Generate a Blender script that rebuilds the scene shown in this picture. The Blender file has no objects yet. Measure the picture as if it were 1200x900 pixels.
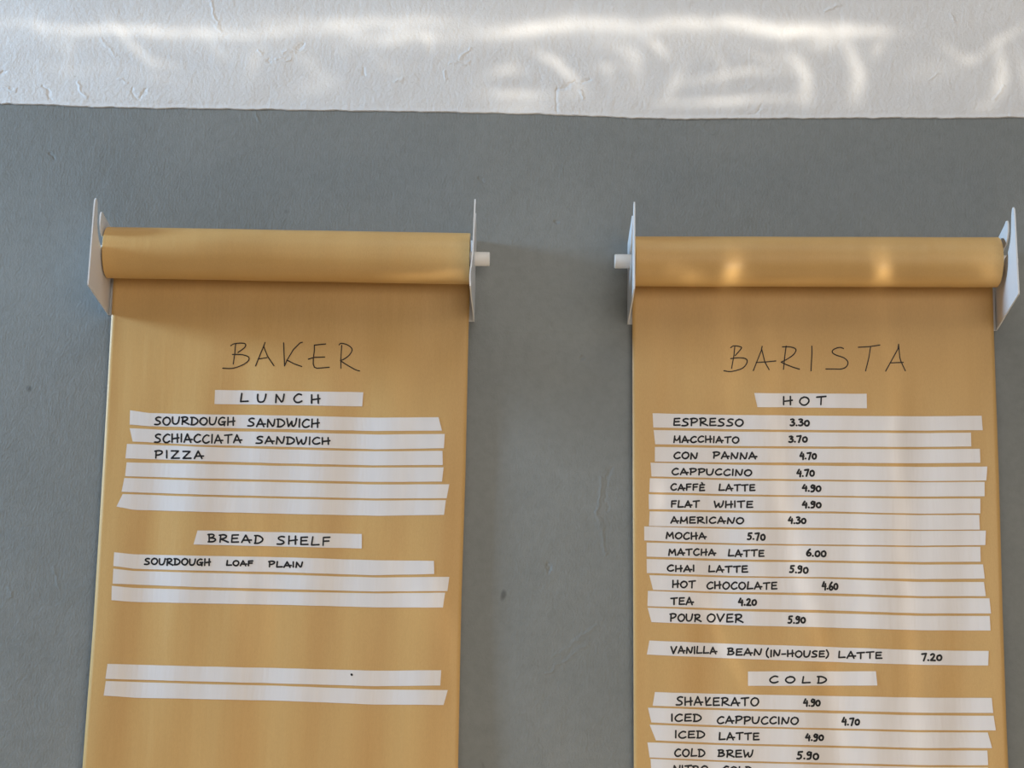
import bpy, bmesh, math, random
from mathutils import Vector, Matrix, noise
from mathutils.geometry import delaunay_2d_cdt
random.seed(7)
SC = bpy.context.scene
COL = SC.collection

# ------------------------------------------------------------------ camera
F_PX = 2200.0
TILT, ROLL, YAW = math.radians(10.9), math.radians(1.08), math.radians(0.31)
CAM = Vector((0.0, -3.07, 1.55))
FW = Vector((-math.sin(YAW)*math.cos(TILT), math.cos(YAW)*math.cos(TILT), math.sin(TILT)))
R0 = Vector((math.cos(YAW), math.sin(YAW), 0)); U0 = R0.cross(FW)
RT = R0*math.cos(ROLL) + U0*math.sin(ROLL)
UP = U0*math.cos(ROLL) - R0*math.sin(ROLL)
cd = bpy.data.cameras.new('camera'); cam = bpy.data.objects.new('camera', cd); COL.objects.link(cam)
cd.sensor_fit = 'HORIZONTAL'; cd.sensor_width = 36.0; cd.lens = 36.0*F_PX/1200.0
cd.clip_start = 0.05
cam.matrix_world = Matrix(((RT.x, UP.x, -FW.x, CAM.x), (RT.y, UP.y, -FW.y, CAM.y), (RT.z, UP.z, -FW.z, CAM.z), (0, 0, 0, 1)))
SC.camera = cam

def at(px, py, d=0.0):
    """point seen at photograph pixel (px, py), d metres in front of the wall"""
    v = FW + RT*((px-600)/F_PX) - UP*((py-450)/F_PX)
    return CAM + v*((-d-CAM.y)/v.y)

# ------------------------------------------------------------------ light and exposure
SC.view_settings.view_transform = 'Standard'; SC.view_settings.look = 'None'
SC.view_settings.gamma = 1.0; SC.view_settings.use_curve_mapping = False
SC.view_settings.exposure = 0.0
W = bpy.data.worlds.new('daylight'); SC.world = W; W.use_nodes = True
bg = W.node_tree.nodes['Background']; bg.inputs[0].default_value = (0.92, 0.96, 1.0, 1); bg.inputs[1].default_value = 0.12

def area(name, loc, target, sx, sy, energy, color, spread=180):
    l = bpy.data.lights.new(name, 'AREA'); l.shape = 'RECTANGLE'; l.size = sx; l.size_y = sy
    l.energy = energy; l.color = color; l.spread = math.radians(spread)
    o = bpy.data.objects.new(name, l); COL.objects.link(o); o.location = loc
    o.rotation_euler = (Vector(target)-Vector(loc)).to_track_quat('-Z', 'Y').to_euler()
    return o
area('window_daylight', (-3.6, -0.62, 2.95), (0.2, 0, 2.3), 0.32, 0.6, 172, (0.47, 0.72, 1.0))
area('shopfront_daylight', (1.6, -6.0, 2.6), (0.2, 0, 2.0), 4.0, 2.6, 110, (1.0, 0.92, 0.83))
area('skylight_daylight', (0.5, -2.4, 5.4), (0.1, 0, 1.9), 2.6, 1.6, 48, (1.0, 0.95, 0.87))
area('floor_bounce_fill', (0.3, -0.95, 0.2), (0.2, -0.1, 2.3), 2.4, 0.8, 16, (1.0, 0.76, 0.46))  # added warm fill from below, lifts the undersides of the rolls

# sunlight thrown up onto the wall from glass and metal below: a spot whose beam is broken into caustic streaks
LP = Vector((0.45, -3.3, 0.55))
def onwall(px, py, d=0.0):
    p = at(px, py, d); k = (0-LP.y)/(p.y-LP.y); q = LP + (p-LP)*k
    return q.x, q.z
PX = 3.15/F_PX
WHITE_STREAKS = [  # polyline, half width px, strength
    ([(-20,29),(130,35),(300,41)], 5, .95), ([(230,44),(400,36),(470,40)], 5, .55), ([(300,27),(450,27),(560,24)], 6, .6),
    ([(400,46),(560,42)], 5, .4), ([(540,40),(650,30),(760,26)], 9, .9), ([(690,30),(860,26),(1000,33)], 8, .95),
    ([(840,34),(1040,38)], 7, .9), ([(980,34),(1066,40)], 5, .6), ([(-20,36),(500,36),(1040,36)], 22, .28),
    ([(125,18),(150,50),(182,80)], 4, .45), ([(155,55),(180,72),(216,76)], 4, .38), ([(78,15),(78,90)], 5, .22),
    ([(25,78),(150,85)], 5, .14), ([(500,44),(508,62)], 3, .5), ([(310,50),(292,95)], 8, .22), ([(340,60),(375,90),(400,100)], 8, .2),
    ([(340,105),(395,100)], 9, .2), ([(30,10),(60,60)], 7, .14), ([(460,30),(520,50)], 6, .3),
    ([(628,60),(656,74),(686,106)], 6, .6), ([(580,86),(618,82)], 6, .4), ([(556,111),(652,113)], 6, .5), ([(556,128),(650,128)], 5, .35),
    ([(700,48),(742,66),(748,100)], 9, .32), ([(752,42),(782,64)], 6, .6), ([(684,78),(742,79)], 4, .3), ([(800,70),(780,118)], 8, .3),
    ([(786,93),(860,88),(944,82)], 4, .5), ([(762,119),(860,117),(944,114)], 3.5, .65), ([(920,58),(944,84),(944,122)], 9, .6),
    ([(988,40),(1004,80),(1002,124)], 9, .6), ([(940,52),(985,46)], 8, .35), ([(1040,44),(1020,66)], 6, .3),
    ([(1120,69),(1142,68)], 5, .6), ([(1140,68),(1180,44),(1215,22)], 5, .4), ([(1168,52),(1173,92),(1160,124)], 8, .5),
    ([(1140,124),(1160,122)], 6, .3), ([(1060,90),(1120,74)], 12, .12),
    ([(870,60),(905,72),(950,70)], 5, .3), ([(700,70),(720,96)], 5, .22), ([(830,55),(850,80),(846,110)], 6, .22), ([(610,64),(590,84),(556,96)], 6, .2), ([(660,112),(684,106)], 4, .3),
    ([(1092,48),(1126,68)], 5, .25), ([(1190,60),(1210,120)], 7, .25), ([(60,28),(70,62)], 4, .2), ([(230,30),(262,64),(300,66)], 5, .2), ([(388,52),(410,70)], 5, .2), ([(150,84),(220,96)], 6, .12), ([(440,60),(470,84)], 6, .14)]
PAPER_STREAKS = [
    ([(855,296,.085),(855,334,.065)], 9, 1.1), ([(1030,300,.085),(1031,334,.065)], 9, 1.0), ([(790,316,.075),(818,332,.07)], 10, .5), ([(855,318,.075),(870,328,.07)], 16, .3),
    ([(700,330,.065),(960,331,.065),(1220,331,.065)], 4, .30), ([(1150,306,.085),(1168,334,.07)], 9, .3), ([(440,322,.07),(560,323,.07)], 4, .7), ([(650,150,0),(650,520,0),(640,960,0)], 70, .085),
    ([(856,345,.012),(860,500,.012)], 11, .14), ([(1031,345,.012),(1050,480,.012),(1056,620,.012),(1064,740,.012),(1082,930,.012)], 9, .20),
    ([(896,360,.012),(912,555,.012),(932,650,.012),(954,720,.012),(976,790,.012),(1000,930,.012)], 9, .20),
    ([(1000,470,.012),(1008,700,.012),(1018,900,.012)], 7, .09),
    ([(812,668,.012),(846,750,.012),(884,832,.012)], 5, .20), ([(768,556,.012),(774,606,.012)], 6, .26), ([(866,560,.012),(905,720,.012)], 5, .08),
    ([(268,540,.012),(290,780,.012)], 6, .09), ([(300,560,.012),(318,790,.012)], 6, .10), ([(440,620,.012),(520,760,.012)], 16, .07),
    ([(500,640,.012),(536,800,.012)], 9, .08), ([(470,420,.012),(480,520,.012)], 12, .06), ([(590,380,.0),(735,384,.0)], 14, .09)]

def caustic_lamp(name, streaks, clipped):
    l = bpy.data.lights.new(name, 'SPOT'); l.energy = 480; l.color = (1.0, 0.93, 0.80); l.spot_size = math.radians(60)
    l.spot_blend = 0.3; l.shadow_soft_size = 0.01; l.use_nodes = True
    o = bpy.data.objects.new(name, l); COL.objects.link(o); o.location = LP
    o.rotation_euler = (Vector((0.05, 0, 2.15))-LP).to_track_quat('-Z', 'Y').to_euler()
    nt = l.node_tree; nt.nodes.clear(); N = nt.nodes; L = nt.links
    out = N.new('ShaderNodeOutputLight'); em = N.new('ShaderNodeEmission'); L.new(em.outputs[0], out.inputs[0])
    em.inputs[0].default_value = (1, 1, 1, 1)
    def math_(op, a, b=None, c=None, clamp=False):
        n = N.new('ShaderNodeMath'); n.operation = op; n.use_clamp = clamp
        for i, v in enumerate((a, b, c)):
            if v is None: continue
            if isinstance(v, (int, float)): n.inputs[i].default_value = v
            else: L.new(v, n.inputs[i])
        return n.outputs[0]
    def vec(op, a, b=None, s=None):
        n = N.new('ShaderNodeVectorMath'); n.operation = op
        for i, v in enumerate((a, b)):
            if v is None: continue
            if isinstance(v, tuple): n.inputs[i].default_value = v
            else: L.new(v, n.inputs[i])
        if s is not None: L.new(s, n.inputs['Scale'])
        return n.outputs['Value'] if op in ('DOT_PRODUCT', 'LENGTH') else n.outputs[0]
    g = N.new('ShaderNodeNewGeometry'); sp = N.new('ShaderNodeSeparateXYZ'); L.new(g.outputs['Normal'], sp.inputs[0])
    X = math_('MULTIPLY_ADD', math_('DIVIDE', sp.outputs[0], sp.outputs[1]), -LP.y, LP.x)
    Z = math_('MULTIPLY_ADD', math_('DIVIDE', sp.outputs[2], sp.outputs[1]), -LP.y, LP.z)
    cb = N.new('ShaderNodeCombineXYZ'); L.new(X, cb.inputs[0]); L.new(Z, cb.inputs[1]); P = cb.outputs[0]
    nz = N.new('ShaderNodeTexNoise'); nz.inputs['Scale'].default_value = 9.0; nz.inputs['Detail'].default_value = 2.0; L.new(P, nz.inputs['Vector'])
    wob = vec('MULTIPLY_ADD', nz.outputs['Color'], (.04, .030, 0)); wob.node.inputs[2].default_value = (-.02, -.015, 0)
    P = vec('ADD', P, wob)
    def total(streaks, last=None):
        acc = None
        for n_, (pts, w, s) in enumerate(streaks):
            if clipped and n_ > 8: w, s = w*.85, s*1.5
            q = [onwall(*p) for p in pts]; dist = None
            for a, b in zip(q, q[1:]):
                a3 = (a[0], a[1], 0.0); ba = (b[0]-a[0], b[1]-a[1], 0.0); bb = ba[0]**2+ba[1]**2
                if last is not None:      # evaluate the streaks one after the other
                    sc_ = vec('SCALE', P, None, math_('MULTIPLY_ADD', last, 1e-7, 1.0)); q_ = sc_
                else: q_ = P
                pa = vec('SUBTRACT', q_, a3)
                h = math_('MULTIPLY', vec('DOT_PRODUCT', pa, ba), 1.0/bb, clamp=True)
                dd = vec('LENGTH', vec('SUBTRACT', pa, vec('SCALE', ba, None, h)))
                dist = dd if dist is None else math_('MINIMUM', dist, dd)
                last = dist
            ln = sum(math.hypot(b[0]-a[0], b[1]-a[1]) for a, b in zip(q, q[1:]))
            e = math_('POWER', 2.718, math_('MULTIPLY', math_('MULTIPLY', dist, dist), -1.0/(w*PX)**2))
            for end in (q[0], q[-1]):        # each streak thins out towards its ends
                fd = math_('MULTIPLY', vec('LENGTH', vec('SUBTRACT', q_, (end[0], end[1], 0.0))), 1/(.38*ln+.004), clamp=True)
                e = math_('MULTIPLY', e, math_('MULTIPLY_ADD', fd, .85, .15))
            acc = math_('MULTIPLY', e, s) if acc is None else math_('MULTIPLY_ADD', e, s, acc)
            last = acc
        return acc
    tot = total(streaks)
    if clipped:                              # the reveal of the opening cuts the beam off along a straight edge
        cx, cz = onwall(653, 120)
        below = math_('MULTIPLY', math_('SUBTRACT', cz, Z), 1/0.004, clamp=True)
        right = math_('MULTIPLY', math_('SUBTRACT', X, cx), 1/0.004, clamp=True)
        lo = onwall(600, 142)[1]
        tot = math_('MULTIPLY', tot, math_('SUBTRACT', 1.0, math_('MULTIPLY', below, right)))
        tot = math_('MULTIPLY', tot, math_('MULTIPLY', math_('SUBTRACT', Z, lo), 1/0.02, clamp=True))
    n2 = N.new('ShaderNodeTexNoise'); n2.inputs['Scale'].default_value = 14.0; n2.inputs['Detail'].default_value = 3.0; n2.inputs['Distortion'].default_value = 1.0
    L.new(cb.outputs[0], n2.inputs['Vector'])
    L.new(math_('MULTIPLY', tot, math_('MULTIPLY_ADD', n2.outputs[0], 1.5, .25)), em.inputs[1])
    return o
caustic_lamp('reflected_sunlight', WHITE_STREAKS, True)
caustic_lamp('reflected_sunlight', PAPER_STREAKS, False)

# ------------------------------------------------------------------ helpers
def link(name, verts, faces, mat, parent=None, origin=(0, 0, 0), smooth=False):
    me = bpy.data.meshes.new(name); ov = Vector(origin)
    me.from_pydata([tuple(Vector(v)-ov) for v in verts], [], faces); me.update()
    bm = bmesh.new(); bm.from_mesh(me); bmesh.ops.recalc_face_normals(bm, faces=bm.faces); bm.to_mesh(me); bm.free()
    o = bpy.data.objects.new(name, me); COL.objects.link(o); me.materials.append(mat)
    if smooth:
        for p in me.polygons: p.use_smooth = True
        me.set_sharp_from_angle(angle=math.radians(35))
    if parent is None: o.location = ov
    else: o.parent = parent
    return o
def tag(o, label, cat, group=None):
    o['label'] = label; o['category'] = cat
    if group: o['group'] = group
    return o
def empty(name, loc):
    o = bpy.data.objects.new(name, None); COL.objects.link(o); o.location = loc; o.empty_display_size = .05
    return o

def base_mat(name, color, rough=.6, spec=.5, metal=0):
    m = bpy.data.materials.new(name); m.use_nodes = True; b = m.node_tree.nodes['Principled BSDF']
    b.inputs['Base Color'].default_value = (*color, 1); b.inputs['Roughness'].default_value = rough
    b.inputs['Specular IOR Level'].default_value = spec; b.inputs['Metallic'].default_value = metal
    return m, m.node_tree, b
def add_noise(nt, scale, detail=4, stretch=(1, 1, 1), rough=.5, rot=(0, 0, 0), dist=0):
    tc = nt.nodes.new('ShaderNodeTexCoord'); mp = nt.nodes.new('ShaderNodeMapping'); n = nt.nodes.new('ShaderNodeTexNoise')
    mp.inputs['Scale'].default_value = stretch; mp.inputs['Rotation'].default_value = rot
    n.inputs['Scale'].default_value = scale; n.inputs['Detail'].default_value = detail; n.inputs['Roughness'].default_value = rough
    n.inputs['Distortion'].default_value = dist
    nt.links.new(tc.outputs['Object'], mp.inputs[0]); nt.links.new(mp.outputs[0], n.inputs['Vector'])
    return n.outputs[0]
def ramp(nt, src, stops):
    r = nt.nodes.new('ShaderNodeValToRGB'); e = r.color_ramp.elements
    while len(e) < len(stops): e.new(.5)
    for el, (p, c) in zip(e, stops): el.position = p; el.color = (*c, 1)
    nt.links.new(src, r.inputs[0]); return r.outputs[0]
def bump(nt, b, chain):
    prev = None
    for src, strength, dist in chain:
        n = nt.nodes.new('ShaderNodeBump'); n.inputs['Strength'].default_value = strength; n.inputs['Distance'].default_value = dist
        nt.links.new(src, n.inputs['Height'])
        if prev: nt.links.new(prev, n.inputs['Normal'])
        prev = n.outputs[0]
    nt.links.new(prev, b.inputs['Normal'])
def mixmul(nt, a, b_):
    m = nt.nodes.new('ShaderNodeMixRGB'); m.blend_type = 'MULTIPLY'; m.inputs[0].default_value = 1
    nt.links.new(a, m.inputs[1]); nt.links.new(b_, m.inputs[2]); return m.outputs[0]

# grey limewash plaster
M_GREY, nt, b = base_mat('grey_limewash_plaster', (.2, .21, .205), .72, .35)
c1 = ramp(nt, add_noise(nt, 2.2, 5, (1, 1, 1.3), .6, dist=.6), [(.30, (.196, .209, .206)), (.70, (.236, .246, .240))])
c2 = ramp(nt, add_noise(nt, 60, 3, (1, 1, 1), .7), [(.25, (.90, .90, .90)), (.6, (1, 1, 1))])
c3 = ramp(nt, add_noise(nt, 26, 1, (1, 1, .7), .3), [(.17, (.55, .55, .55)), (.21, (1, 1, 1))])
nt.links.new(mixmul(nt, mixmul(nt, c1, c2), c3), b.inputs['Base Color'])
bump(nt, b, [(add_noise(nt, 4, 6, (1, 1, 1), .6, dist=.8), .35, .008), (add_noise(nt, 12, 4, (.5, 1, 1.6), .6, (0, .5, 0), 1.5), .22, .003), (add_noise(nt, 45, 4, (1.3, 1, .8), .6, dist=1), .32, .002), (add_noise(nt, 230, 4, (1.3, 1, .8), .6), .62, .0015)])
# white painted plaster
M_WHITE, nt, b = base_mat('white_painted_plaster', (.7, .695, .69), .55, .4)
nt.links.new(ramp(nt, add_noise(nt, 7, 5, (.5, 1, 1.6), .6), [(.3, (.655, .648, .648)), (.7, (.71, .70, .695))]), b.inputs['Base Color'])
scr = ramp(nt, add_noise(nt, 3.2, 2, (1.5, 1, .7), .5, (0, .45, 0), 1.2), [(.495, (1, 1, 1)), (.5, (.2, .2, .2)), (.505, (1, 1, 1))])
bump(nt, b, [(add_noise(nt, 6, 5, (1, 1, 1.3), .6, dist=.7), .35, .007), (add_noise(nt, 26, 4, (1.4, 1, .8), .6, dist=.5), .42, .0035), (add_noise(nt, 190, 3, (1, 1, 1), .6), .55, .0016), (scr, .06, .002)])
# kraft paper
def kraft(name, tint):
    m, nt, b = base_mat(name, (.58, .37, .155), .45, .28)
    a = ramp(nt, add_noise(nt, 5, 4, (3.0, 1, .35), .55), [(.3, tuple(v*.93 for v in tint)), (.7, tint)])
    f = ramp(nt, add_noise(nt, 420, 2, (1.6, 1, .5), .7), [(.3, (.94, .93, .92)), (.65, (1, 1, 1))])
    nt.links.new(mixmul(nt, a, f), b.inputs['Base Color'])
    bump(nt, b, [(add_noise(nt, 10, 4, (2.4, 1, .30), .5), .42, .005), (add_noise(nt, 500, 2, (1, 1, 1), .5), .15, .0004)])
    return m
M_KRAFT = kraft('kraft_paper', (.60, .373, .143))
# paper tape
M_TAPE, nt, b = base_mat('white_paper_tape', (.74, .71, .70), .38, .5)
nt.links.new(ramp(nt, add_noise(nt, 18, 3, (2.5, 1, .5), .5), [(.3, (.690, .655, .645)), (.7, (.725, .69, .68))]), b.inputs['Base Color'])
bump(nt, b, [(add_noise(nt, 30, 3, (3, 1, .4), .5), .22, .0025), (add_noise(nt, 600, 2), .1, .0003)])
M_INK = base_mat('black_marker_ink', (.012, .011, .012), .5, .3)[0]
M_PEN = base_mat('thin_pen_ink', (.022, .013, .008), .5, .3)[0]
M_PLATE, nt, b = base_mat('white_powder_coated_steel', (.72, .72, .73), .42, .5)
bump(nt, b, [(add_noise(nt, 700, 2), .12, .0004)])
M_DOWEL, nt, b = base_mat('white_painted_wood', (.74, .72, .70), .5, .4)
bump(nt, b, [(add_noise(nt, 60, 3, (.15, 1, 1)), .2, .001)])

def marks(nt, b, segs, height, width):
    '''small ridges and scratches left in the plaster, as relief along short lines (x, z in metres)'''
    tc = nt.nodes.new('ShaderNodeTexCoord'); acc = None; N = nt.nodes; L = nt.links
    wz = N.new('ShaderNodeTexNoise'); wz.inputs['Scale'].default_value = 45.0; L.new(tc.outputs['Object'], wz.inputs['Vector'])
    warp = N.new('ShaderNodeVectorMath'); warp.operation = 'MULTIPLY_ADD'; L.new(wz.outputs['Color'], warp.inputs[0]); warp.inputs[1].default_value = (.022, 0, .022)
    off = N.new('ShaderNodeVectorMath'); off.operation = 'SUBTRACT'; L.new(tc.outputs['Object'], off.inputs[0]); off.inputs[1].default_value = (.011, 0, .011); L.new(off.outputs[0], warp.inputs[2])
    def M(op, a, b_, clamp=False):
        n = N.new('ShaderNodeMath'); n.operation = op; n.use_clamp = clamp
        for i, v in enumerate((a, b_)):
            if isinstance(v, (int, float)): n.inputs[i].default_value = v
            elif v is not None: L.new(v, n.inputs[i])
        return n.outputs[0]
    for (xa, ya), (xb, yb), k in segs:
        a, c = at(xa, ya), at(xb, yb); ba = Vector((c.x-a.x, 0, c.z-a.z))
        src = warp.outputs[0]
        if acc is not None:
            sc = N.new('ShaderNodeVectorMath'); sc.operation = 'SCALE'; L.new(src, sc.inputs[0]); L.new(M('ADD', M('MULTIPLY', acc, 1e-7), 1.0), sc.inputs['Scale']); src = sc.outputs[0]
        sub = N.new('ShaderNodeVectorMath'); sub.operation = 'SUBTRACT'; L.new(src, sub.inputs[0]); sub.inputs[1].default_value = (a.x, 0, a.z)
        mu = N.new('ShaderNodeVectorMath'); mu.operation = 'MULTIPLY'; L.new(sub.outputs[0], mu.inputs[0]); mu.inputs[1].default_value = (1, 0, 1)
        dt = N.new('ShaderNodeVectorMath'); dt.operation = 'DOT_PRODUCT'; L.new(mu.outputs[0], dt.inputs[0]); dt.inputs[1].default_value = ba
        h = M('MULTIPLY', dt.outputs['Value'], 1/ba.length_squared, True)
        pr = N.new('ShaderNodeVectorMath'); pr.operation = 'SCALE'; pr.inputs[0].default_value = ba; L.new(h, pr.inputs['Scale'])
        df = N.new('ShaderNodeVectorMath'); df.operation = 'DISTANCE'; L.new(mu.outputs[0], df.inputs[0]); L.new(pr.outputs[0], df.inputs[1])
        r = M('MULTIPLY', df.outputs['Value'], 1/width)
        e = M('MULTIPLY', M('POWER', 2.718, M('MULTIPLY', M('MULTIPLY', r, r), -1.0)), k)
        acc = e if acc is None else M('ADD', acc, e)
    n = N.new('ShaderNodeBump'); n.inputs['Strength'].default_value = 1.0; n.inputs['Distance'].default_value = height
    L.new(acc, n.inputs['Height'])
    old = b.inputs['Normal'].links[0].from_socket; L.new(old, n.inputs['Normal']); L.new(n.outputs[0], b.inputs['Normal'])
wn, wb = M_WHITE.node_tree, M_WHITE.node_tree.nodes['Principled BSDF']
marks(wn, wb, [((248,2),(257,34),.8), ((119,46),(137,64),.6), ((52,100),(60,117),-1), ((92,96),(100,113),1), ((157,106),(162,118),-1), ((169,104),(166,116),-1),
    ((302,60),(306,63),1), ((314,70),(318,73),-1.4), ((325,71),(342,69),1), ((332,62),(345,62),1), ((350,57),(356,53),-1.3), ((540,68),(550,57),1), ((520,84),(522,92),1), ((528,76),(552,73),.9),
    ((462,97),(475,94),1), ((4,84),(6,85),-1.4), ((0,102),(18,106),1), ((654,104),(688,94),-1.2), ((654,104),(653,130),-1), ((682,106),(684,114),1.2), ((965,14),(985,7),1), ((1115,15),(1118,27),.8), ((880,136),(894,122),-.8), ((1090,92),(1098,86),.7), ((1165,118),(1176,100),.7), ((140,94),(150,97),.8), ((425,82),(427,86),-1.2)], .0009, .0026)
gn, gb = M_GREY.node_tree, M_GREY.node_tree.nodes['Principled BSDF']
marks(gn, gb, [((590,389),(735,386),.5), ((646,380),(646,394),-.8), ((684,419),(685,421),-2), ((641,660),(642,667),-2), ((706,560),(700,600),.8), ((700,600),(712,650),.8), ((715,548),(710,600),-.6),
    ((60,180),(63,184),-1.4), ((560,210),(566,212),-1), ((652,258),(653,259),-2), ((820,148),(845,160),.5), ((300,135),(303,142),.8), ((62,662),(70,690),.6), ((8,690),(14,700),.8), ((650,770),(700,735),.5), ((640,790),(690,752),.5)], .0008, .0030)

# ------------------------------------------------------------------ the setting
def grid_slab(name, x0, x1, zf, z1, y_front, y_back, nx, nz, mat, rough_amp=0):
    """wall panel with thickness; zf(x) gives its lower edge"""
    V = []; Fc = []
    for side, y in ((0, y_front), (1, y_back)):
        for j in range(nz+1):
            for i in range(nx+1):
                x = x0+(x1-x0)*i/nx; zb = zf(x); z = zb+(z1-zb)*(j/nz)**(2.2 if rough_amp else 1.6)
                yy = y
                if side == 0:
                    yy += rough_amp*noise.noise((x*7, z*9, .3))
                    if rough_amp and j < 6: yy = y+(.0006, -.0002, -.0011, -.0007, .0001, .0003)[j]*(1+.6*noise.noise((x*12, 3, 0)))
                V.append((x, yy, z))
    n = (nx+1)*(nz+1); idx = lambda s, i, j: s*n+j*(nx+1)+i
    for s in (0, 1):
        for j in range(nz):
            for i in range(nx):
                Fc.append((idx(s,i,j), idx(s,i+1,j), idx(s,i+1,j+1), idx(s,i,j+1)))
    for i in range(nx):
        Fc.append((idx(0,i,0), idx(0,i+1,0), idx(1,i+1,0), idx(1,i,0))); Fc.append((idx(0,i,nz), idx(0,i+1,nz), idx(1,i+1,nz), idx(1,i,nz)))
    for j in range(nz):
        Fc.append((idx(0,0,j), idx(0,0,j+1), idx(1,0,j+1), idx(1,0,j))); Fc.append((idx(0,nx,j), idx(0,nx,j+1), idx(1,nx,j+1), idx(1,nx,j)))
    o = link(name, V, Fc, mat, smooth=True); o['kind'] = 'structure'
    return o
wall = grid_slab('wall_back', -3, 3, lambda x: 0.0, 3.2, 0.0, 0.15, 60, 32, M_GREY)
edge = [at(*p, .004) for p in [(-60,119),(0,121),(60,122.5),(110,125.3),(177,126.3),(300,127.8),(400,129.4),(483,130.3),(600,132.5),(653,134),(700,136),(753,138.2),(800,139.3),(870,138.6),(950,138.3),(1033,137.7),(1120,138),(1200,137.3),(1260,137)]]
def edge_z(x):
    e = [(p.x, p.z) for p in edge]
    if x <= e[0][0]: z = e[0][1]
    elif x >= e[-1][0]: z = e[-1][1]
    else:
        for (xa, za), (xb, zb) in zip(e, e[1:]):
            if xa <= x <= xb: z = za+(zb-za)*(x-xa)/(xb-xa); break
    return z + .0016*noise.noise((x*26, 0, 0)) + .0011*noise.noise((x*75, 2, 0))
white = grid_slab('wall_upper', -3, 3, edge_z, 3.2, -0.0016, -0.0001, 1400, 34, M_WHITE, .0012)

# ------------------------------------------------------------------ paper geometry
AXIS_Z, AXIS_D, RAD = 2.3405, 0.055, 0.0425
def ripple(x, z):
    h = AXIS_Z - z
    s = min(1, max(0, (h-.02)/.25))
    return s*(.0020*math.sin(34*x+3*z+1.2) + .0014*math.sin(61*x-5*z) + .0018*noise.noise((x*16, z*2.2, 1.7)))
def sheet_d(x, z): return AXIS_D-RAD+.0006 + ripple(x, z)
def on_sheet(px, py, lift):
    p = at(px, py, .0126)
    d = sheet_d(p.x, p.z) + lift
    return at(px, py, d)

def interp(poly, t):
    if t <= poly[0][0]: return poly[0][1]
    for (a, va), (b_, vb) in zip(poly, poly[1:]):
        if t <= b_: return va+(vb-va)*(t-a)/(b_-a)
    return poly[-1][1]

def sheet_mesh(name, left, right, parent, origin):
    zt, zb = AXIS_Z, 1.28; nz, nx = 110, 90
    def edges(poly): return sorted((p.z, p.x) for p in [at(*q, .0126) for q in poly])
    le, re = edges(left), edges(right); V = []; Fc = []
    for j in range(nz+1):
        z = zt+(zb-zt)*j/nz; xl, xr = interp(le, z), interp(re, z)
        for i in range(nx+1):
            x = xl+(xr-xl)*i/nx; V.append((x, -sheet_d(x, z), z))
    for j in range(nz):
        for i in range(nx):
            a = j*(nx+1)+i; Fc.append((a, a+1, a+nx+2, a+nx+1))
    o = link(name, V, Fc, M_KRAFT, parent, origin, True)
    md = o.modifiers.new('thickness', 'SOLIDIFY'); md.thickness = .0004; md.offset = 0
    return o

def roll_mesh(name, x0, x1, parent, origin, RAD=RAD, lift=(0, 0)):
    """wound paper: outer surface, spiral-wound ends, hollow core"""
    seg, V, Fc = 96, [], []
    prof = [(x0+.0004, .0150), (x0+.0004, .0200), (x0, .0250), (x0+.0006, .0300), (x0, .0360), (x0, RAD-.0008), (x0+.0008, RAD)]
    nmid = 24
    prof += [(x0+(x1-x0)*k/nmid, RAD) for k in range(1, nmid)]
    prof += [(x1-.0008, RAD), (x1, RAD-.0008), (x1, .0360), (x1-.0006, .0300), (x1, .0250), (x1-.0004, .0200), (x1-.0004, .0150)]
    for x, r in prof:
        for k in range(seg):
            a = 2*math.pi*k/seg
            rr = r
            if r >= RAD-.001: rr += .0004*noise.noise((x*9, math.cos(a)*2, math.sin(a)*2))
            V.append((x, -AXIS_D+rr*math.cos(a), AXIS_Z+lift[0]+(lift[1]-lift[0])*(x-x0)/(x1-x0)+rr*math.sin(a)))
    n = len(prof)
    for i in range(n):
        i2 = (i+1) % n
        for k in range(seg):
            k2 = (k+1) % seg; Fc.append((i*seg+k, i*seg+k2, i2*seg+k2, i2*seg+k))
    return link(name, V, Fc, M_KRAFT, parent, origin, True)

# ------------------------------------------------------------------ lettering
def catmull(pts, n=7):
    if len(pts) < 3: return pts
    P = [pts[0]]+list(pts)+[pts[-1]]; out = []
    for i in range(1, len(P)-2):
        p0, p1, p2, p3 = P[i-1], P[i], P[i+1], P[i+2]
        for k in range(n):
            t = k/n
            out.append(tuple(.5*(2*p1[a]+(p2[a]-p0[a])*t+(2*p0[a]-5*p1[a]+4*p2[a]-p3[a])*t*t+(3*p1[a]-p0[a]-3*p2[a]+p3[a])*t**3) for a in (0, 1)))
    out.append(tuple(pts[-1])); return out
def ribbon(strokes, width_px, lift):
    """strokes: pixel polylines -> ink laid on the paper with round joins"""
    V, Fc = [], []
    for st in strokes:
        for i, p in enumerate(st):
            w = width_px*.5*(1+.10*noise.noise((p[0]*.2, p[1]*.2, 0)))
            c = len(V)
            for k in range(10):
                a = 2*math.pi*k/10; V.append(on_sheet(p[0]+w*math.cos(a), p[1]+w*math.sin(a), lift))
            Fc.append(tuple(range(c, c+10)))
            if i:
                q = st[i-1]; dx, dy = p[0]-q[0], p[1]-q[1]; l = math.hypot(dx, dy)
                if l < 1e-6: continue
                nx, ny = -dy/l*w, dx/l*w; c = len(V)
                for s in ((q[0]+nx, q[1]+ny), (q[0]-nx, q[1]-ny), (p[0]-nx, p[1]-ny), (p[0]+nx, p[1]+ny)):
                    V.append(on_sheet(s[0], s[1], lift))
                Fc.append((c, c+1, c+2, c+3))
    return V, Fc

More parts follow.
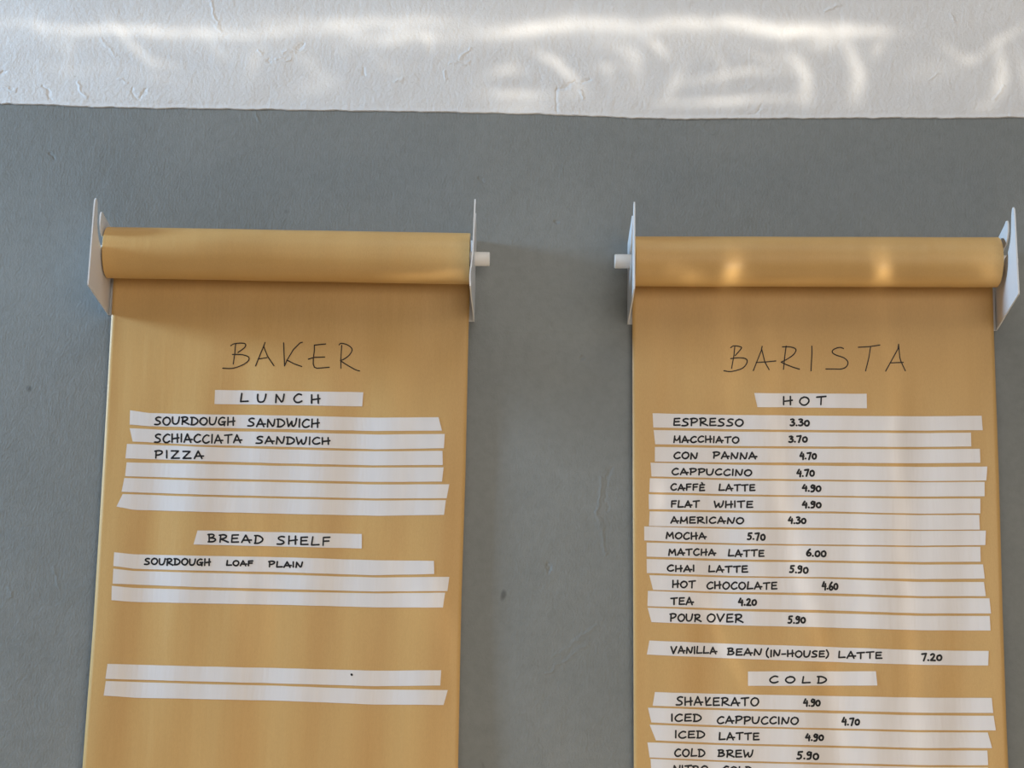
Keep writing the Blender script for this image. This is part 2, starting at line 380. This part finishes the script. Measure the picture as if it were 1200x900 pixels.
L_, C_ = 'l', 'c'
GLYPH = {  # width, strokes; x right, y down, 0 = cap line, 1 = baseline
 'A': (.95, [(L_, [(0,1),(.42,.0),(.82,1.0)]), (L_, [(.12,.70),(1.0,.66)])]),
 'B': (.78, [(L_, [(.12,.02),(.10,1)]), (C_, [(.0,.05),(.45,0),(.62,.18),(.40,.42),(.14,.48)]), (C_, [(.14,.48),(.6,.52),(.76,.74),(.5,.96),(0,1)])]),
 'C': (.80, [(C_, [(.78,.10),(.5,.02),(.16,.28),(.02,.64),(.2,.96),(.5,1.0),(.8,.84)])]),
 'D': (.85, [(L_, [(.14,.05),(.10,.98)]), (C_, [(0,.04),(.45,.06),(.82,.36),(.80,.68),(.45,.96),(.02,1)])]),
 'E': (.72, [(L_, [(.70,.02),(.08,.06),(.04,.98),(.74,.94)]), (L_, [(.06,.50),(.62,.46)])]),
 'F': (.72, [(L_, [(.72,.0),(.08,.05),(.06,1.0)]), (L_, [(.06,.50),(.62,.46)])]),
 'G': (.85, [(C_, [(.74,.08),(.45,.02),(.12,.3),(.03,.68),(.25,.97),(.62,.9),(.74,.60)]), (L_, [(.45,.60),(.86,.56)]), (L_, [(.76,.58),(.74,1.08)])]),
 'H': (.85, [(L_, [(.06,.02),(.04,1)]), (L_, [(.70,0),(.70,1)]), (L_, [(.05,.60),(.88,.46)])]),
 'I': (.14, [(L_, [(.08,.0),(.06,1)])]),
 'K': (.80, [(L_, [(.10,0),(.14,1)]), (L_, [(.74,.02),(.16,.62),(.80,.92)])]),
 'k': (.75, [(L_, [(.10,0),(.22,1),(.78,.96)]), (L_, [(.62,.05),(.20,.72)])]),
 'L': (.75, [(L_, [(.12,0),(.02,.98),(.76,.92)])]),
 'M': (1.0, [(L_, [(.0,1),(.14,.04),(.46,.68),(.86,.04),(.98,1)])]),
 'm': (.88, [(L_, [(.10,.02),(.0,1)]), (C_, [(.08,.22),(.22,.60),(.44,.66),(.64,.44),(.80,.10)]), (L_, [(.80,0),(.86,1)])]),
 'N': (.90, [(L_, [(.04,1),(.12,.06),(.60,.92)]), (C_, [(.60,.92),(.76,.76),(.90,.02)])]),
 'O': (.90, [(C_, [(.50,.04),(.16,.22),(.02,.62),(.26,.97),(.62,.96),(.90,.56),(.78,.16),(.42,.03)])]),
 'P': (.80, [(L_, [(.14,.04),(.08,1)]), (C_, [(.0,.08),(.40,0),(.76,.10),(.74,.36),(.44,.56),(.12,.60)])]),
 'R': (.88, [(L_, [(.14,.04),(.08,1)]), (C_, [(.0,.08),(.42,0),(.70,.12),(.66,.36),(.38,.52),(.10,.58)]), (L_, [(.14,.58),(.92,.98)])]),
 'S': (.75, [(C_, [(.72,.06),(.42,.02),(.14,.20),(.24,.42),(.58,.58),(.66,.82),(.40,.98),(.0,.98)])]),
 'T': (.85, [(L_, [(0,.10),(.88,.0)]), (L_, [(.44,.05),(.42,1)])]),
 'U': (.85, [(C_, [(.04,.04),(.02,.5),(.10,.88),(.36,.98),(.64,.84),(.80,.4),(.86,.02)])]),
 'V': (.80, [(L_, [(0,.02),(.32,1),(.82,0)])]),
 'W': (1.1, [(L_, [(0,.04),(.18,1),(.56,.36)]), (C_, [(.56,.36),(.60,.85),(.78,.96),(1.0,.6),(1.1,0)])]),
 'Z': (.85, [(L_, [(.04,.04),(.80,.04),(.02,.96),(.88,.94)])]),
 '(': (.30, [(C_, [(.26,-.25),(.02,.3),(.04,.9),(.26,1.2)])]),
 ')': (.30, [(C_, [(.04,-.15),(.28,.35),(.24,.85),(.0,1.2)])]),
 '-': (.50, [(L_, [(0,.58),(.5,.54)])]),
 '.': (.10, [(L_, [(.03,.97),(.07,.98)])]),
 '0': (.70, [(C_, [(.45,.22),(.12,.34),(.04,.76),(.26,1.0),(.58,.9),(.68,.5),(.48,.22),(.30,.26)])]),
 '2': (.62, [(C_, [(.04,.16),(.28,.0),(.52,.14),(.40,.50),(.02,.96)]), (L_, [(.02,.96),(.64,.98)])]),
 '3': (.62, [(C_, [(.06,.06),(.36,.0),(.54,.18),(.24,.44)]), (C_, [(.24,.44),(.58,.58),(.52,.88),(.22,1.0),(0,.94)])]),
 '4': (.70, [(L_, [(.36,.0),(.04,.60),(.68,.58)]), (L_, [(.62,.28),(.56,1.08)])]),
 '5': (.66, [(L_, [(.68,.02),(.20,.06),(.14,.44)]), (C_, [(.14,.44),(.48,.48),(.54,.78),(.30,1.0),(.0,.98)])]),
 '6': (.66, [(C_, [(.50,.0),(.16,.36),(.04,.76),(.24,1.0),(.56,.92),(.62,.66),(.36,.52),(.10,.70)])]),
 '7': (.62, [(L_, [(0,.08),(.62,.0),(.26,1.05)])]),
 '9': (.60, [(C_, [(.52,.12),(.24,.02),(.04,.26),(.20,.48),(.50,.34),(.56,.10)]), (C_, [(.56,.10),(.54,.60),(.40,.98),(.06,1.06)])]),
 '`': (0, [])}
def word_strokes(word, x0, x1, yt, yb, slope, gap=.26):
    seqs = []; i = 0; x = 0.0
    for ch in word:
        grave = ch == 'È'
        w, st = GLYPH['E' if grave else ch]
        st = list(st)
        if grave: st.append((L_, [(.30,-.30),(.40,-.18)]))
        seqs.append((x, st)); x += w+(gap*1.15 if ch == '.' else gap)
    total = x-gap; sx = (x1-x0)/total; H = yb-yt; xc = .5*(x0+x1); out = []
    for gx, st in seqs:
        jy = random.uniform(-.05, .05); sh = random.uniform(-.03, .03); sc = random.uniform(.95, 1.05)
        for kind, pts in st:
            pts = catmull(pts) if kind == C_ else pts
            o = []
            for (a, b_) in pts:
                X = x0+sx*(gx+a+sh*(1-b_)); o.append((X, yt+H*(.5+(b_-.5)*sc+jy)+slope*(X-xc)))
            out.append(o)
    return out

# ------------------------------------------------------------------ tape strips
def pl_y(poly, x):
    return interp(poly, x)
def strip(label, group, top, bot, words=(), slope=.016, extra=None):
    """top, bot: left-to-right pixel polylines of the upper and lower edge"""
    NC, NR = 64, 4; V = []; Fc = []
    c = on_sheet(.5*(top[0][0]+top[-1][0]), .5*(top[0][1]+bot[-1][1]), .0006)
    ph = random.uniform(0, 50)
    for i in range(NC+1):
        t = i/NC
        xt = top[0][0]+(top[-1][0]-top[0][0])*t; xb = bot[0][0]+(bot[-1][0]-bot[0][0])*t
        yt, yb = pl_y(top, xt), pl_y(bot, xb)
        yt += .22*noise.noise((xt*.05, ph, 0)); yb += .22*noise.noise((xb*.05, ph+9, 0))
        for j in range(NR+1):
            s = j/NR
            curl = .0008*max(0, 1-min(t, 1-t)/.012)*abs(noise.noise((ph, t*3, 5)))
            V.append(on_sheet(xt+(xb-xt)*s, yt+(yb-yt)*s, .00055+curl))
    for i in range(NC):
        for j in range(NR):
            a = i*(NR+1)+j; Fc.append((a, a+1, a+NR+2, a+NR+1))
    o = link('tape_strip', V, Fc, M_TAPE, None, c, False)
    md = o.modifiers.new('thickness', 'SOLIDIFY'); md.thickness = .0003; md.offset = 0
    tag(o, label, 'tape strip', group)
    for wd in words:
        w, x0, x1, yt, yb = wd[:5]; gap = wd[5] if len(wd) > 5 else .26
        num = w[0].isdigit()                       # every written word and every price is a part
        v, f = ribbon(word_strokes(w, x0+.8, x1-.8, yt+.8, yb-.8, slope, gap), 2.3 if num else 2.0, .0010)
        link('price' if num else 'lettering', v, f, M_INK, o, c)
    if extra:
        v, f = ribbon([extra], 2.6, .0010); link('ink_dot', v, f, M_INK, o, c)
    return o

# ------------------------------------------------------------------ brackets and dowels
PLATE = [(0, .046), (.040, .056), (.078, .064), (.090, .068), (.097, .067), (.101, .061), (.101, .048), (.096, .038), (.086, .030), (.070, .020), (.052, .0126),
         (.046, .0085), (.0430, .003), (.0430, -.003), (.0465, -.0092), (.052, -.0122), (.058, -.0122), (.0640, -.0090), (.068, -.003), (.074, .001), (.090, .010), (.104, .018), (.114, .028), (.120, .040), (.123, .056),
         (.1265, .070), (.131, .077), (.137, .0785), (.142, .074), (.1445, .064), (.1485, .0), (.1525, -.066), (.151, -.070), (.004, -.0945), (0, -.0945)]
def bracket(label, X, inward, bow, dscale=1.0, dz=0.0, slot=0.0):
    """upright plate with a curved open slot for the dowel, folded along the wall into a screw flange; inward = +1 if the roll is on its right"""
    root = empty('wall_bracket', (X, 0, AXIS_Z-.08))
    tag(root, label, 'bracket', 'white wall brackets holding the paper rolls')
    T = .0022
    pts = []
    for (d, h) in PLATE:
        if abs(d-.055) > .02 or abs(h) > .02: d, h = d*dscale, h+dz*(min(1, d/.10))
        else: h += slot
        pts.append(Vector((max(d, .0004), h)))
    ol = []
    for a, b_ in zip(pts, pts[1:]+pts[:1]):
        n = max(1, int((b_-a).length/.008)); ol += [a+(b_-a)*k/n for k in range(n)]
    n = len(ol)
    inner = [Vector((.006+.009*i, -.10+.009*j)) for i in range(18) for j in range(20)]
    inner = [p for p in inner if min((p-q).length for q in ol) > .004]
    vv, _, ff = delaunay_2d_cdt(ol+inner, [(k, (k+1) % n) for k in range(n)], [list(range(n))], 1, 1e-6)[:3]
    V = [(bow(p.x, p.y), -p.x, p.y) for p in vv]; m_ = len(V)
    V += [(x-inward*T, y, z) for x, y, z in V]
    Fc = [tuple(f) for f in ff]+[tuple(k+m_ for k in f) for f in ff]
    cnt = {}
    for f in ff:
        for a, b_ in zip(f, list(f[1:])+[f[0]]): k = (min(a, b_), max(a, b_)); cnt[k] = cnt.get(k, 0)+1
    Fc += [(a, b_, b_+m_, a+m_) for (a, b_), c in cnt.items() if c == 1]
    o = link('plate', V, Fc, M_PLATE, root, (0, 0, 0), True); o.location = (0, 0, .08)
    # flange on the wall
    w = .030*inward; ins = [(0, -.0945), (w, -.0945), (w, .046), (0, .046)]
    bm = bmesh.new(); vs = [bm.verts.new((x, -.0004, z)) for x, z in ins]; f = bm.faces.new(vs)
    r = bmesh.ops.extrude_face_region(bm, geom=[f])
    for e in r['geom']:
        if isinstance(e, bmesh.types.BMVert): e.co.y -= T
    bmesh.ops.bevel(bm, geom=[e for e in bm.edges if abs(e.verts[0].co.x-w) < 1e-5 and abs(e.verts[1].co.x-w) < 1e-5 and abs(e.verts[0].co.z-e.verts[1].co.z) < 1e-5], offset=.006, segments=4, affect='EDGES')
    bmesh.ops.recalc_face_normals(bm, faces=bm.faces)
    me = bpy.data.meshes.new('wall_flange'); bm.to_mesh(me); bm.free(); me.materials.append(M_PLATE)
    o = bpy.data.objects.new('wall_flange', me); COL.objects.link(o); o.parent = root; o.location = (0, 0, .08)
    return root
def dowel(label, x0, x1, lift=(0, 0)):
    seg, V, Fc, r = 40, [], [], .0118
    prof = [(x0, .0001), (x0, r-.0012), (x0+.0012, r), (x0+.004, r), (x0+.0045, r-.0004), (x0+.005, r), (x1-.005, r), (x1-.0045, r-.0004), (x1-.004, r), (x1-.0012, r), (x1, r-.0012), (x1, .0001)]
    for x, q in prof:
        for k in range(seg):
            a = 2*math.pi*k/seg; V.append((x, -AXIS_D+q*math.cos(a), AXIS_Z+lift[0]+(lift[1]-lift[0])*(x-x0)/(x1-x0)+q*math.sin(a)))
    n = len(prof)
    for i in range(n-1):
        for k in range(seg):
            k2 = (k+1) % seg; Fc.append((i*seg+k, i*seg+k2, (i+1)*seg+k2, (i+1)*seg+k))
    Fc.append(tuple(range(seg))); Fc.append(tuple(range((n-1)*seg, n*seg)))
    return tag(link('dowel_rod', V, Fc, M_DOWEL, None, (.5*(x0+x1), -AXIS_D, AXIS_Z)), label, 'dowel', 'white dowels carrying the paper rolls')

# left menu: roll, sheet, heading
def paper_menu(label, x0, x1, left, right, strokes, width, rad=RAD, lift=(0, 0)):
    org = (.5*(x0+x1), -AXIS_D, AXIS_Z)
    root = empty('paper_menu', org); tag(root, label, 'paper menu', 'kraft paper roll menus')
    roll_mesh('paper_roll', x0, x1, root, org, rad, lift)
    sheet_mesh('hanging_sheet', left, right, root, org)
    v, f = ribbon(strokes, width, .0006); link('heading_lettering', v, f, M_PEN, root, org)
    return root
def tr(x0, y0, s, sm, pts):
    q = [(x0+a/s, y0+b_/s) for a, b_ in pts]
    return catmull(q, 6) if sm else q
BAKER = [tr(255,395,13.333,sm,p) for sm, p in [
    (0,[(282,105),(268,270),(245,420)]), (1,[(205,135),(260,105),(380,95),(436,112),(420,165),(320,240)]), (1,[(232,272),(380,275),(480,310),(480,370),(380,440),(230,488),(80,486)]),
    (0,[(742,85),(725,130),(592,452)]), (0,[(722,150),(780,300),(880,448)]), (0,[(630,345),(770,322)]), (0,[(1032,90),(1046,452),(1085,360),(1185,195),(1290,90),(1325,82)]), (0,[(1085,360),(1200,420),(1315,460)])]]
BAKER += [tr(340,395,13.333,sm,p) for sm, p in [
    (0,[(555,108),(378,126),(380,200),(362,340),(362,420),(378,470),(420,488),(612,472)]), (0,[(285,345),(375,318),(540,312)]),
    (0,[(806,130),(792,360),(796,488)]), (1,[(765,122),(800,98),(900,125),(968,190),(930,275),(850,340),(785,368)]), (1,[(785,368),(880,430),(1020,510),(1085,528)])]]
BARISTA = [tr(845,395,10.909,sm,p) for sm, p in [
    (0,[(175,125),(165,230),(135,400)]), (1,[(122,136),(165,112),(250,125),(255,150),(180,238)]), (1,[(122,276),(230,264),(320,280),(330,330),(270,400),(130,440),(36,430)]),
    (0,[(525,118),(515,170),(412,430)]), (0,[(520,160),(560,320),(614,416)]), (0,[(450,325),(570,318),(700,305)]),
    (0,[(832,115),(820,200),(798,412)]), (1,[(785,125),(880,125),(955,155),(930,220),(840,285),(768,320)]), (1,[(768,320),(830,350),(920,385),(1002,410)]),
    (0,[(1160,115),(1162,200),(1150,432)])]]
BARISTA += [tr(955,395,10.909,sm,p) for sm, p in [
    (1,[(365,146),(315,132),(240,158),(222,195),(270,230),(370,265),(422,320),(400,380),(335,408),(240,408),(140,408)]),
    (0,[(555,130),(700,122),(830,102)]), (0,[(712,122),(690,260),(648,432)]), (0,[(1070,92),(1062,150),(905,435)]), (0,[(1070,92),(1085,260),(1100,310),(1156,432)]), (0,[(960,330),(1130,324)])]]

ROLLS = {'BAKER': (-.6912, -.0896), 'BARISTA': (.1822, .7836)}
paper_menu('wide brown kraft paper roll menu headed BAKER, hanging on the grey wall', *ROLLS['BAKER'],
           [(134,300),(133,327),(121,540),(109.3,735),(97,900),(90,1000)], [(551.3,300),(551,335),(549,390),(545.4,555),(540.6,705),(536.8,900),(534,1000)], BAKER, 1.3)
paper_menu('wide brown kraft paper roll menu headed BARISTA, full of price strips', *ROLLS['BARISTA'],
           [(741,300),(741,390),(741.3,555),(742,715),(742.6,845),(743,1000)], [(1162,300),(1163.3,340),(1164.6,390),(1170,555),(1174,715),(1178.4,845),(1181,900),(1186,1000)], BARISTA, 1.3, .0414, (.0006, .0098))
flat = lambda d, h: 0.0
bracket('white metal bracket at the left end of the BAKER roll, inner face showing', -.6935, 1, flat, 1.07, -.012)
bracket('white metal bracket at the right end of the BAKER roll, seen edge on', -.0835, -1, lambda d, h: -.004*math.exp(-((h+.055)/.03)**2)*min(1, d/.1)+.001*max(0, h)/.07, 1.0, .0)
bracket('white metal bracket at the left end of the BARISTA roll, seen edge on', .1765, 1, lambda d, h: .0015*min(1, d/.1), 1.0, .0)
bracket('pale white metal bracket at the right end of the BARISTA roll, beside the photo edge', .7905, -1, flat, .98, .003, .0098)
dowel('white dowel through the BAKER roll, its end sticking out on the right', -.7150, -.0570)
dowel('white dowel through the BARISTA roll, its end sticking out on the left', .1495, .8150, (.0001, .0103))

# ------------------------------------------------------------------ strips on the BAKER menu
GL, GB, GF = 'tape strips under LUNCH', 'tape strips under BREAD SHELF', 'blank tape strips at the foot of the BAKER paper'
GHD = 'short heading tape strips'
strip('short white tape strip lettered LUNCH in black', GHD, [(252,457),(425.7,459.7)], [(251.3,473.4),(424.4,476.2)],
      [('LUNCH', 281, 375.5, 461, 472.6, .95)], .010)
strip('white tape strip lettered SOURDOUGH SANDWICH', GL, [(152.4,480.8),(175,483.9),(230,485.6),(340,487),(440,489.5),(513.9,489)], [(151.9,497.6),(175,499.5),(230,500.9),(330,502.8),(440,505.1),(517.9,504.6)],
      [('SOURDOUGH',180.5,275.5,488,498.6),('SANDWICH',289.6,374.4,490,500.8)], .014)
strip('white tape strip lettered SCHIACCIATA SANDWICH', GL, [(152,501.8),(193,504),(330,506.4),(440,509.2),(521.2,508.6)], [(155.4,517.4),(230,521.3),(330,523.5),(440,526.6),(520.1,525.3)],
      [('SCHIACCIATA',180.5,283.7,508.4,519.4),('SANDWICH',299.3,387.2,511.3,521)], .012)
strip('white tape strip lettered PIZZA', GL, [(148.8,520.2),(230,523.5),(330,526.6),(440,528.9),(518.5,528.4)], [(147,537.2),(230,540),(330,543.1),(440,545.4),(518.8,544.9)],
      [('PIZZA',180.9,238.8,527.6,538.2,.42)], .008)
strip('blank white tape strip directly below the PIZZA strip', GL, [(148.4,541.8),(230,543.6),(330,546),(440,548),(519.8,547.7)], [(146.6,558),(230,560.5),(330,562.4),(440,564.8),(517.9,564.4)])
strip('blank white tape strip between two other blanks under LUNCH, pointed upper right corner', GL, [(145.7,560.2),(230,563),(330,565.2),(440,567.8),(526.5,567.5)], [(142.5,576.3),(230,579.4),(330,581.8),(440,584.2),(523.4,584)])
strip('blank white tape strip lowest under LUNCH, left end cut on a long slant', GL, [(143.8,579),(230,582),(330,584.4),(440,586.6),(522.5,586.2)], [(136.5,593.5),(156.7,597.6),(230,599.6),(330,602),(440,604.5),(520.3,603.3)])
strip('short white tape strip lettered BREAD SHELF', GHD, [(231.5,621.6),(424,625.8)], [(226.7,638.1),(424,642.7)],
      [('BREAD',243.2,308.5,626.2,636.8,.36),('SHELF',324,387.2,628,639,.36)], .02)
strip('white tape strip lettered SOURDOUGH LOAF PLAIN', GB, [(133.8,647.3),(156.7,649.6),(230,651.2),(330,653),(440,656.6),(508.4,657.3)], [(132.8,663.2),(156.7,666.5),(230,668.6),(330,670.5),(440,674.2),(508.8,672.6)],
      [('SOURDOUGH',168.6,247,653.8,662.8),('LOAF',264.8,296.9,656,663.4),('PLAIN',314.3,355.1,657.4,665.2)], .010)
strip('blank white tape strip directly below SOURDOUGH LOAF PLAIN', GB, [(132.8,666.5),(156,669),(230,671.2),(330,673.5),(440,676.8),(526.5,676)], [(131.9,683.9),(230,688),(330,690.3),(440,693.2),(524.3,692.5)])
strip('blank white tape strip lowest of the three under BREAD SHELF', GB, [(131,686.5),(156,689),(230,691.2),(330,693.5),(440,695.4),(521.6,694.6)], [(130.6,703.4),(156,705.4),(230,707),(330,708.8),(440,711.8),(519,712)])
strip('blank white tape strip with a tiny dark dot, near the foot of the BAKER paper', GF, [(126,778),(230,780.8),(330,783),(440,786),(517,785.4)], [(123.5,795.5),(230,798.5),(330,801),(440,804.2),(516,803.4)], extra=[(411.9,790.4),(412.3,790.8)])
strip('blank white tape strip at the foot of the BAKER paper, lowest of all', GF, [(124,798.2),(230,801.4),(330,803.8),(440,808),(524.7,808.7)], [(121.5,815.1),(160,817.8),(230,819.2),(330,821.2),(440,825.7),(519.8,826.1)])

# ------------------------------------------------------------------ strips on the BARISTA menu
GH, GC = 'price tape strips under HOT', 'price tape strips under COLD'
strip('short white tape strip lettered HOT', GHD, [(883.9,460.6),(1015.6,461.5)], [(887.6,477),(1015.9,478.4)], [('HOT',917,968,464,475.4,.72)], .0)
HOTS = [
 ('ESPRESSO 3.30', [(764.8,484.4),(860,486.3),(960,487.2),(1080,487.9),(1150.3,487.2)], [(765.7,500.9),(860,503),(960,504),(1080,504.6),(1151.6,504)], [('ESPRESSO',788.6,871.6,489.7,499.7),('3.30',925.5,949,490.4,499.4)]),
 ('MACCHIATO 3.70', [(766,504),(860,505.8),(960,506.8),(1080,507.6),(1137.8,507)], [(767.9,520.5),(860,522.6),(960,523.3),(1080,523.8),(1138.2,523.1)], [('mACCHIATO',789,866.5,510.4,519.2),('3.70',923.9,946.6,510.2,518.8)]),
 ('CON PANNA 4.70', [(767.5,523.8),(860,525.2),(960,525.9),(1080,526.6),(1148.3,526)], [(767.5,540.9),(860,542),(960,542.1),(1080,542.9),(1148.8,542.2)], [('CON',789,818,529.4,538.3),('PANNA',835,887.2,529.4,538.4),('4.70',936.7,957.3,529.6,538.4)]),
 ('CAPPUCCINO 4.70', [(762.5,542.2),(860,544.6),(960,545.8),(1080,547.2),(1157,546.7)], [(763.5,558.3),(860,560.6),(960,562),(1080,563.6),(1155.8,563.2)], [('CAPPUCCINO',786.8,881.5,548.8,557.6),('4.70',933,954.9,549.4,558.6)]),
 ('CAFFÈ LATTE 4.90', [(761.6,560.5),(860,563),(960,564.1),(1080,565.3),(1153.8,564.7)], [(761,576.6),(860,579.3),(960,580.8),(1080,582),(1153.8,581.5)], [('CAFFÈ',785.5,826.2,566.6,575.3),('LATTE',841.8,885.2,567,576),('4.90',939.5,962.6,567.6,576.2)]),
 ('FLAT WHITE 4.90', [(760.2,579.3),(860,581.6),(960,582.6),(1080,584.6),(1148.8,584.3)], [(760.5,596.6),(860,598.2),(960,599.1),(1080,602),(1148.8,601.5)], [('FLAT',785.8,820.1,586,595),('WHITE',836.3,882.6,586.4,595.3),('4.90',939.5,962.8,586.6,595.4)]),
 ('AMERICANO 4.30', [(761.4,599.3),(860,600.8),(960,601.5),(1080,603.8),(1147.4,603.5)], [(760.5,616.4),(860,617.8),(960,618.5),(1080,620.8),(1148.3,620.6)], [('AmERICANO',785.5,872,605.2,614),('4.30',923,945,605.4,614)]),
 ('MOCHA 5.70', [(755,616.9),(860,620.2),(960,621.1),(1080,622.2),(1155.3,621.9)], [(755,633.4),(860,636.8),(960,638),(1080,639.4),(1154.7,638.8)], [('MOCHA',780,828,623.2,632.2),('5.70',875.3,897.3,623.8,633)]),
 ('MATCHA LATTE 6.00', [(757.8,635.8),(860,638.8),(960,639.8),(1080,641.3),(1148.8,640.8)], [(757.8,652.3),(860,655.4),(960,656.7),(1080,658.7),(1149.2,658.2)], [('MATCHA',783,839,642.7,651.5),('LATTE',852.8,895.8,643.7,652.6),('6.00',944.4,968.6,643.2,652.6)]),
 ('CHAI LATTE 5.90', [(757.8,655),(860,658),(960,659.2),(1080,661.7),(1152,661.5)], [(758,671.4),(860,675),(960,676.2),(1080,678.6),(1154,678.1)], [('CHAI',781.3,814.3,661.6,670.3),('LATTE',829.8,876.6,662.5,671.3),('5.90',924.8,947.5,662.5,671.7)]),
 ('HOT CHOCOLATE 4.60', [(761,674.1),(860,677),(960,678),(1080,682),(1153,682)], [(765.3,691.2),(860,693.8),(960,694.9),(1080,698.6),(1155.3,698.5)], [('HOT',787.3,815.2,680,689.5),('CHOCOLATE',827.6,911,681.4,691),('4.60',962.8,982.4,681.4,691.4)]),
 ('TEA 4.20', [(759.3,692.5),(860,696.2),(960,697.9),(1080,701.2),(1159.5,701.1)], [(758.7,710.3),(860,713.4),(960,714.9),(1080,718.8),(1161.3,718.9)], [('TEA',785.5,813,699.6,709.2),('4.20',864.7,887,700.8,710)]),
 ('POUR OVER 5.90', [(758.9,712.1),(860,716.2),(960,718.2),(1080,721.8),(1159.8,721.8)], [(763.5,729.1),(860,732.8),(960,735.1),(1080,738.6),(1160.8,739)], [('POUR',784.6,822,718.9,729),('OVER',828,871,719,729.6),('5.90',923,944.4,721.6,730.8)]),
 ('VANILLA BEAN (IN-HOUSE) LATTE 7.20', [(761,750.6),(850,754.3),(960,757.7),(1080,762),(1158.6,762.9)], [(758,767.1),(850,771.3),(960,775.3),(1080,779.2),(1158,779.9)], [('VANILLA',785.8,840.5,757.2,766.4),('BEAN',851.8,893,759.4,768.6),('(IN-HOUSE)',897.5,971.5,761.6,770.4),('LATTE',982,1034,763.2,772.2),('7.20',1079.5,1104.3,765.3,774.6)])]
for txt, top, bot, wd in HOTS:
    if txt.startswith('VANILLA'): strip('long white tape strip lettered %s, above COLD' % txt, GH, top, bot, wd, .016)
    else: strip('long white tape strip lettered %s' % txt, GH, top, bot, wd, .012)
strip('short white tape strip lettered COLD', GHD, [(876.6,786.9),(1026.4,786.7)], [(876.6,803.8),(1028.2,803.4)], [('COLD',901.3,969,791.8,800.9,.72)], .0)
COLDS = [
 ('SHAKERATO 4.90', [(767.5,811.1),(860,813.6),(960,815.4),(1080,817.6),(1162.2,817.9)], [(764.8,827),(860,830.4),(960,832.3),(1080,835.2),(1163.9,835.5)], [('SHAkERATO',791.7,889.6,816.4,827.4),('4.90',941,961.7,818.8,828)]),
 ('ICED CAPPUCCINO 4.70', [(759.3,829.3),(860,832.8),(960,835.4),(1080,838.3),(1164.4,838.9)], [(763.3,846.7),(860,850.8),(960,853.2),(1080,855.6),(1167,856)], [('ICED',786,822.4,836,846),('CAPPUCCINO',839.7,936,839.2,848.9),('4.70',986,1007.7,840.7,850)]),
 ('ICED LATTE 4.90', [(761.3,849.3),(860,853),(960,855.2),(1080,858.2),(1157.6,858.4)], [(768.7,867.7),(860,871.4),(960,873.4),(1080,876.6),(1162.6,876.6)], [('ICED',790.4,826.4,856,865.6),('LATTE',842,890,858,867.5),('4.90',943.3,965.6,859.4,868.4)]),
 ('COLD BREW 5.90', [(758.7,870),(860,873.6),(960,875.8),(1080,879.2),(1157,879.6)], [(761.3,887.7),(860,891.6),(960,893.8),(1080,896.6),(1158,896.8)], [('COLD',790,826.7,877.2,887.2),('BREW',840.7,882.7,878.2,887.6),('5.90',933.3,960,880.5,890.2)]),
]
for txt, top, bot, wd in COLDS: strip('long white tape strip lettered %s' % txt, GC, top, bot, wd, .012)
strip('white tape strip lettered NITRO, cut off by the bottom edge of the photo', GC, [(762.4,889.3),(860,893.6),(960,896),(1080,899),(1158,899.4)], [(763.4,906.6),(860,911),(960,913.4),(1080,916.6),(1160,917)],
      [('NITRO',788.6,830,896.6,906.4),('COLD',846,882,897.4,907.2)], .012)
